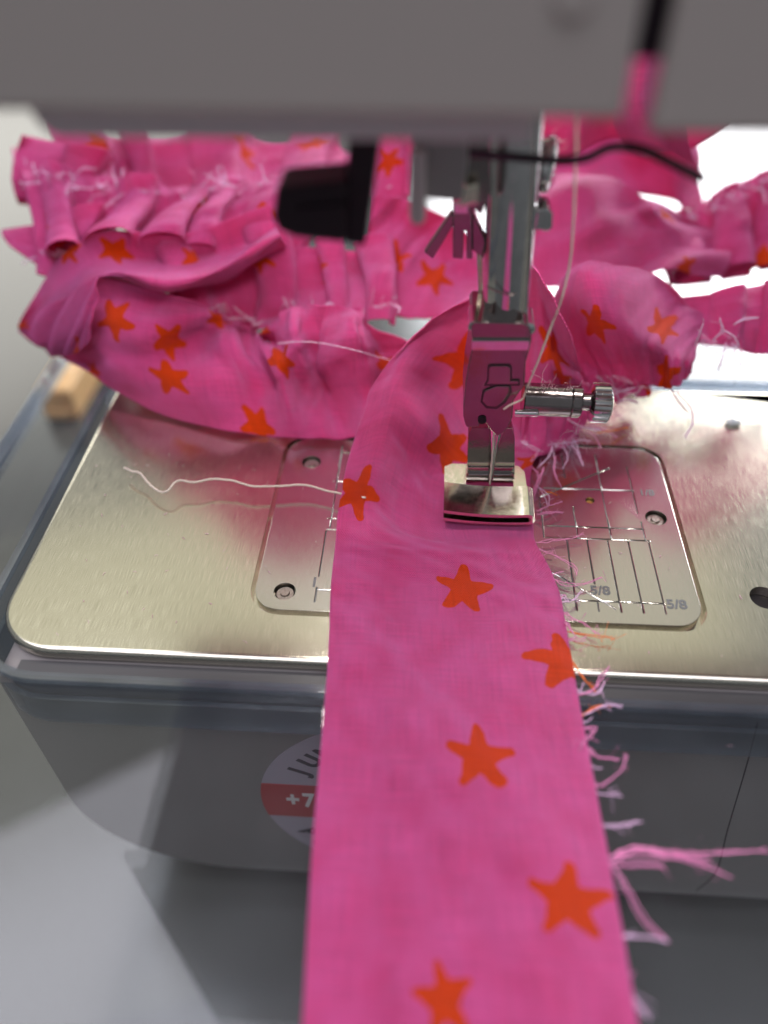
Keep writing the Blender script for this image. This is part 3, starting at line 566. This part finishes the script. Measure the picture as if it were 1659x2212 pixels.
# --- left ruffle pile
LR=empty('gathered_ruffle','heap of gathered pink star ruffle left of the needle with a curling front frill','gathered fabric','gathered pink ruffles behind the foot')
g=[[(48,705,64),(130,655,60),(210,603,55),(330,628,52),(430,655,53),(505,695,55),(556,722,55),(595,690,53),(630,662,52),(700,658,51),(770,668,50),(800,705,49),(880,735,50)],
   [(40,712,66),(135,690,60),(206,655,52),(320,690,49),(425,702,51),(505,718,53),(560,735,54),(598,735,50),(640,715,45),(700,715,50),(775,720,44),(815,750,49),(890,770,50)],
   [(55,728,64),(150,728,58),(212,720,50),(320,752,45),(435,758,49),(520,762,48),(575,775,47),(605,775,43),(645,770,43),(705,780,50),(780,780,43),(830,800,47),(900,820,47)],
   [(85,745,63),(175,765,54),(232,785,45),(330,820,42),(450,830,41),(545,840,43),(600,850,39),(630,850,40),(670,850,43),(720,850,46),(785,845,41),(840,860,43),(905,870,44)],
   [(112,765,60),(185,800,50),(262,852,44),(362,898,40),(475,928,36),(575,942,35),(625,946,34),(660,948,34),(700,948,34),(750,948,34),(800,945,34),(850,940,34),(905,930,35)]]
def rp(uu,vv):
    a=np.arctan2(vv*1.0+0.05,(uu-0.43)*2.6); d=np.hypot(vv*1.0,(uu-0.43)*2.6)
    fan=1.5*np.sin(a*9+1.2)*np.exp(-((d-0.55)/0.38)**2)*(uu<0.62)*np.clip((0.62-uu)*10,0,1)*np.clip((1.02-vv)*3.5,0,1)
    pit=-4.2*np.exp(-((uu-0.765)/0.055)**2-((vv-0.48)/0.27)**2)+1.6*np.exp(-((uu-0.70)/0.018)**2-((vv-0.25)/0.3)**2)+1.4*np.exp(-((uu-0.84)/0.016)**2-((vv-0.3)/0.35)**2)
    return -(fan+pit)*-1.0+(1-vv)**1.6*1.1*np.exp(-((uu-0.47)/0.09)**2)*fbm(uu,24,11,2)+(1-vv)*0.3*fbm(uu+0.1*vv,10,5,2)+0.2*fbm(uu*2+vv,3,9,2)
cloth('front_frill',g,260,110,LR,stars=[(245,690,5.5,80),(205,800,5.5,60),(370,815,5.5,50),(610,775,5.5,95),(560,915,5.5,90),(365,735,5,10),(145,755,4,30),(560,690,4,50),(835,790,5,20),(470,690,4,0)],ripple=rp)
g=[[(38,704,61),(85,672,58),(135,645,55),(180,615,52),(210,600,50.5)],
   [(62,728,59),(100,705,56),(140,685,53),(180,660,50),(208,645,48.5)],
   [(88,750,57),(120,738,54),(150,725,51),(182,708,48),(200,690,46.5)],
   [(112,768,57),(135,768,54),(152,765,51),(172,760,48),(186,735,46)]]
cloth('folded_corner',g,50,50,LR,stars=[(165,752,4,20),(45,700,3,0)],ripple=lambda u,v:0.35*fbm(u+v*.7,2.5,23,2))
# rolled fold above the frill
g=[[(40,700,66),(90,610,66),(150,540,66),(230,500,66),(330,505,66),(420,500,68),(500,470,70),(585,440,74)],
   [(60,690,66),(110,640,62),(180,585,62),(250,560,63),(350,570,65),(440,562,66),(520,535,68),(600,488,71)],
   [(60,690,64),(125,655,58),(200,603,54),(270,590,51),(355,608,50),(450,590,53),(530,545,56),(605,505,60)],
   [(62,692,65),(128,660,60),(205,612,56),(275,605,54),(358,628,53),(455,612,56),(538,566,59),(612,522,63)],
   [(60,695,67),(128,664,64),(210,616,62),(280,610,62),(362,632,61),(460,616,63),(542,572,66),(618,528,70)]]
cloth('rolled_fold',g,160,60,LR,stars=[(250,545,4.5,20),(120,510,4.5,10)],ripple=lambda u,v:0.5*fbm(u+v*.3,2.2,21,2))
def lobes(name,tl,tr,br,bl,nlob,amp,parent,seed,stars,nu=170,nv=70,gather=0.5,frs=0,sag=0,frm=None):
    """a gathered band between two edges: pleats pinched along a stitched line"""
    a,b,c,d=[np.array(cp(q)) for q in (tl,tr,br,bl)]
    mk=lambda p: ('w',*p)
    rows=[]
    for i in range(5):
        v=i/4; rows.append([mk((a*(1-v)+d*v)*(1-u)+(b*(1-v)+c*v)*u+np.array([0,0,sag*math.sin(math.pi*u)*0.6-sag*0.3])) for u in np.linspace(0,1,5)])
    r=np.random.default_rng(seed); ph=r.random(8)*6.28
    nl=max(2,int(math.ceil(nlob))); wd=r.uniform(0.35,1.7,nl); knots=np.r_[0,np.cumsum(wd)/wd.sum()]; am=r.uniform(0.45,1.25,nl+1)
    def f(uu,vv):
        open_=np.clip(np.abs(vv-gather)/max(gather,1-gather),0,1)**0.8
        us=np.clip(uu+0.03*np.sin(vv*2.0+ph[0])*np.sin(uu*7+ph[1]),0,1)
        ip=np.interp(us,knots,np.arange(nl+1))*nlob/nl; A=np.interp(uu,knots,am)
        wv=ip*6.283+0.5*np.sin(vv*3+ph[2])
        s=np.sin(wv)+0.22*np.sin(wv*2.0+ph[3]+vv)
        fine=np.sin(uu*nlob*6.283*3.7+2*np.sin(uu*23+ph[4]))*np.exp(-(open_/0.3)**2)
        cr_=0.03*amp*(fbm(uu*1.3+vv*.5,nlob*1.1,seed+50,2)+fbm(vv*1.2-uu*.4,2.5,seed+60,2))
        return (amp*A*(0.12+open_)*s+amp*0.10*fine+amp*0.5*np.sin(uu*6+vv*4+ph[5])+cr_, -amp*0.6*A*(0.2+open_)*np.sin(2*wv+0.4))
    o=cloth(name,rows,nu,nv,parent,stars,ripple=f); S_=LAST['S']
    for k in range(frs):
        i=int(np.clip(gather,0.03,0.97)*nv+r.normal(0,nv*0.05)); i=max(0,min(nv,i)); j=r.integers(3,nu-3); p=S_[i,j]; dr=r.normal(0,1,3); dr[1]-=0.8; dr[2]=abs(dr[2])*0.6; dr/=np.linalg.norm(dr); L=r.uniform(3,7)
        fray(parent,p,[p+dr*L*0.5+r.normal(0,0.5,3),p+dr*L+r.normal(0,1.0,3)],0.14,M_fray2 if r.random()<0.7 else M_fray)
    return o
lobes('back_frill',(45,280,112),(900,262,118),(860,430,88),(60,440,88),5,5.2,LR,1,[(215,312,5.5,20),(525,322,5.5,40),(835,355,5.5,10),(680,310,5,60)],gather=0.95,frs=34)
lobes('middle_frill',(60,380,88),(760,380,86),(640,560,70),(90,560,66),5.5,4.4,LR,2,[(425,455,5.5,10),(562,468,5.5,40),(125,510,5,10),(245,545,5,50)],gather=0.12,frs=44)
lobes('left_lobe',(0,500,80),(260,430,78),(200,560,70),(80,572,72),1.4,3.0,LR,3,[(125,508,5.5,20)],nu=60,nv=40,gather=0.9,frs=8)
lobes('corner_lobe',(48,290,96),(250,330,92),(215,450,86),(42,440,90),1.1,4.0,LR,4,[],nu=60,nv=40,gather=0.9,frs=16)
lobes('inner_frill',(330,520,72),(880,520,74),(860,700,58),(400,715,56),4.2,3.4,LR,5,[(420,560,4,0),(560,560,4,30),(700,590,4,0)],gather=0.85,frs=22)
g=[[(800,418,80),(850,424,80),(900,440,80),(960,470,80),(1030,520,80),(1090,570,80)],
   [(795,470,78),(850,480,79),(905,490,80),(960,510,80),(1030,550,79),(1095,590,78)],
   [(790,520,76),(850,535,74),(905,540,77),(965,560,78),(1035,580,76),(1100,610,74)],
   [(790,580,72),(850,590,70),(905,600,71),(965,610,73),(1035,620,72),(1100,640,70)],
   [(800,670,62),(850,680,62),(905,690,62),(965,680,63),(1035,670,64),(1100,660,65)]]
cloth('magenta_panel',g,80,60,LR,stars=[(940,600,6,10),(850,560,5,60)],ripple=lambda u,v:0.5*fbm(u+v*.6,3,31))
lobes('post_back',(800,255,96),(905,258,96),(890,425,84),(795,425,84),0.8,2.0,LR,6,[(838,350,5,10)],nu=40,nv=40)

# --- right ruffle pile
RR=empty('gathered_ruffle','pink ruffle to the right of the needle with a large rounded fold','gathered fabric','gathered pink ruffles behind the foot')
g=[[(1195,655,60),(1215,600,58),(1262,568,57),(1330,572,58),(1400,588,60),(1455,622,60),(1498,668,60),(1560,690,62)],
   [(1196,690,56),(1225,620,53),(1270,590,49),(1335,600,50),(1410,625,57),(1460,655,59),(1500,690,58),(1555,705,60)],
   [(1205,720,53),(1240,675,50),(1285,660,45),(1345,670,46),(1405,690,50),(1455,705,54),(1490,720,54),(1530,720,57)],
   [(1225,760,51),(1265,735,49),(1310,730,45),(1365,735,44),(1410,745,45),(1450,745,48),(1485,748,50),(1505,745,52)],
   [(1255,800,49),(1295,790,48),(1335,790,47),(1385,790,46),(1420,785,47),(1450,785,44),(1485,780,46),(1498,780,48)],
   [(1275,845,45),(1310,845,46),(1345,840,46),(1390,830,46),(1420,835,45),(1450,838,43),(1478,820,45),(1490,805,47)]]
cloth('rounded_fold',g,120,110,RR,stars=[(1430,710,6,20),(1285,700,5,80),(1440,810,6,60)],ripple=lambda u,v:0.18*fbm(u+v*.5,4,41)+0.7*np.clip(v-0.55,0,1)*fbm(u,9,43))
lobes('right_tail',(1455,640,60),(1720,600,66),(1720,770,54),(1470,740,54),2.3,2.2,RR,7,[(1690,620,6,20)],nu=90,nv=50,gather=0.95,frs=14)
lobes('bunched_edge',(1240,790,50),(1400,800,50),(1400,850,45),(1260,880,43),2.5,1.7,RR,8,[(1400,830,4,20)],nu=80,nv=40,gather=0.7,frs=16)
lobes('low_bunch',(1130,880,40),(1290,880,42),(1250,960,36),(1130,1000,30),2.2,1.5,RR,9,[],nu=60,nv=40,gather=0.9,frs=12)
g=[[(1122,380,92),(1230,372,94),(1300,395,94),(1370,420,92),(1420,430,92),(1480,470,94),(1560,500,96)],
   [(1122,430,88),(1230,425,86),(1300,440,84),(1370,455,88),(1420,455,84),(1480,490,92),(1560,520,94)],
   [(1122,480,80),(1235,490,78),(1310,485,80),(1380,490,84),(1430,500,84),(1490,520,86),(1560,545,90)],
   [(1122,540,74),(1240,550,74),(1320,545,78),(1385,540,80),(1440,545,80),(1500,555,82),(1570,575,84)],
   [(1122,620,66),(1240,620,68),(1320,615,70),(1385,600,74),(1440,590,76),(1500,590,78),(1570,590,82)]]
cloth('ring_fold',g,110,70,RR,stars=[(1480,575,5,30),(1440,470,4,0)],ripple=lambda u,v:1.3*fbm(u*0.8+v*.8,1.5,51,2))
for pts_ in ([(1448,838,44),(1470,868,42),(1486,892,41)],[(1462,846,44),(1492,880,41),(1494,915,38),(1478,948,35)],[(1500,748,47),(1512,722,46),(1520,700,46)],[(1540,735,50),(1560,712,49),(1552,690,49)],[(1560,712,49),(1585,728,49),(1600,748,49)],[(1585,700,50),(1612,690,50),(1640,684,50)],[(1568,742,50),(1560,775,48),(1552,800,47)],[(1320,852,44),(1345,845,43),(1372,838,43)],[(1335,870,43),(1350,862,42),(1378,868,42)],[(1225,905,38),(1260,925,36),(1300,930,35)]):
    P_=[cp(q) for q in pts_]; fray(RR,P_[0],P_[1:],0.19,M_fray2)
lobes('far_frill',(1420,470,100),(1760,330,112),(1760,560,96),(1440,610,86),4.5,4.2,RR,10,[(1640,560,5,0)],nu=140,nv=50,gather=0.1,frs=30)
bm=bmesh.new(); ring=[(1150,392,86),(1210,382,84),(1280,400,82),(1340,435,80),(1392,470,79),(1330,488,78),(1260,490,78),(1200,470,80)]
# --- unseen fabric added behind the head, shaped for its reflection in the steel bed
g=[]
for i in range(5):
    row=[]
    for k in range(15):
        x=-88+k*12.8; top=float(np.interp(x,[-105,-99,-65,-20,30,62,91],[46,63,97,104,98,84,66])); zb_=31 if 10<x<48 else (38 if x<48 else 46); z=zb_+(top-zb_)*(1-i/4)
        row.append(('w',x,97+6*math.sin(k*1.9+i*.7)+3*math.sin(k*3.1)-5*(i/4),z))
    g.append(row)
cloth('unseen_loop',g,170,50,LR,stars=[],ripple=lambda u,v:2.0*fbm(u*1.5+.3*v,3,81,2))
# upper right drape and the piece that rises behind the slit
UD=empty('fabric_drape','loose pink fabric falling from behind the slit at the upper right','fabric')
g=[[(1150,250,120),(1240,240,122),(1330,225,122),(1400,235,116),(1450,270,114),(1500,310,116)],
   [(1150,310,114),(1240,300,118),(1330,290,118),(1400,285,110),(1460,310,108),(1520,350,112)],
   [(1150,370,106),(1240,360,110),(1330,355,112),(1410,350,108),(1470,370,106),(1525,400,108)],
   [(1160,430,100),(1250,420,102),(1340,420,104),(1420,425,104),(1480,440,102),(1515,460,104)]]
cloth('hanging_drape',g,90,60,UD,ripple=lambda u,v:1.6*fbm(u*0.8+v*.4,1.4,61,2))
g=[[(1330,60,70),(1390,60,64),(1470,60,70)],[(1325,140,70),(1385,140,62),(1465,140,70)],[(1320,210,72),(1380,215,62),(1470,225,72)],[(1320,270,76),(1400,270,66),(1480,290,76)],[(1350,330,86),(1430,330,78),(1500,350,88)]]
cloth('rising_end',g,50,90,UD,ripple=lambda u,v:0.7*np.sin(u*9+v*2))

# ================================================================== LOOSE THREADS
def thread(name,pts,r,m,label,cat,grp=None):
    bm=bmesh.new(); tube(bm,pts,r,8,12,None,0.02); o=fin(name,bm,m,None,None); return tag(o,label,cat,grp)
T3=[(268,1010,2.0),(285,1018,2.4),(302,1022,2.6),(322,1045,2.4),(345,1062,2.2),(362,1060,2.4),(378,1042,2.8),(392,1038,2.8),(420,1042,2.6),(455,1035,2.6),(500,1038,2.6),(545,1050,2.4),(600,1050,2.2),(660,1048,2.2),(705,1060,2.0),(745,1068,2.4),(790,1075,3)]
thread('sewing_thread',[onz(*p) for p in T3],0.17,M_thread,'loose pale thread end curling over the steel bed left of the strip','thread')
thread('sewing_thread',[ony(1246,230,16),ony(1244,330,18),ony(1240,450,20),ony(1232,560,21),ony(1213,645,20),ony(1185,720,19),ony(1160,785,17.6),ony(1138,838,16.6),ony(1128,862,16.2),ony(1102,875,16.0),ony(1088,884,16.2)],0.15,M_thread,'white upper thread hanging from the head down to the needle clamp','thread')
thread('sewing_thread',[ony(1070,905,18.6),ony(1066,940,18.8),ony(1062,1000,19.2),ony(1058,1046,19.6)],0.14,M_thread,'short taut thread running beside the needle down to the foot','thread')
thread('sewing_thread',[ony(600,742,44),ony(650,738,42),ony(700,742,43),ony(760,755,40),ony(820,772,44),ony(870,785,48)],0.085,M_fray2,'fine pink thread lying across the front frill left of the arch','thread')
# lint
def lint(base,n,spread,parent_label):
    bm=bmesh.new()
    for k in range(n):
        p=np.array(base)+rng.normal(0,1,3)*spread; q=[p]
        d=rng.normal(0,1,3)
        for i in range(5): d=d*0.6+rng.normal(0,1,3)*0.6; q.append(q[-1]+d*0.35)
        tube(bm,q,0.03,4,4)
    o=fin('lint',bm,M_lint,None,None); return tag(o,parent_label,'lint',kind='stuff')
q=ony(1190,832,20.5); lint(q,26,np.array([2.6,0.7,0.18]),'fine pink lint caught on top of the clamp screw')
q=ony(1240,935,20.5); lint(q,10,np.array([1.0,0.6,1.0]),'curly pink lint hanging below the clamp screw')
q=ony(1200,310,26.5); lint(q,8,np.array([0.8,0.4,0.6]),'tuft of fluff on the round side screw')
q=onz(1568,912,0.3); bm=bmesh.new(); lathe(bm,tuple(q),(q[0]+2.6,q[1]-0.4,0.5),[(0,0.3),(0.3,0.75),(0.7,0.6),(1,0.2)],12); tag(fin('fluff_scrap',bm,mat('pale_fluff',(0.7,0.75,0.8),0.9)),'tiny pale scrap lying on the bed at the right behind the plate','scrap')

# specks of lint on the steel bed and on the clear table
bm=bmesh.new()
for k in range(90):
    x,y=(rng.uniform(-68,-26),rng.uniform(-11,30)) if k<40 else ((rng.uniform(14,60),rng.uniform(-12,45)) if k<75 else (rng.uniform(14,60),rng.uniform(-50,-20)))
    z=0.03 if k<75 else -0.77; L=rng.uniform(0.2,0.8); t=rng.uniform(0,6.28); d=np.array([math.cos(t),math.sin(t),0])*L
    tube(bm,[np.array([x,y,z+0.03]),np.array([x,y,z+0.08])+d*0.5+rng.normal(0,0.1,3)*[1,1,0],np.array([x,y,z+0.04])+d],0.025 if k%3 else 0.045,3,2)
tag(fin('lint',bm,M_lint,None,None),'scattered specks of lint and short fibres on the steel bed','lint',kind='stuff')
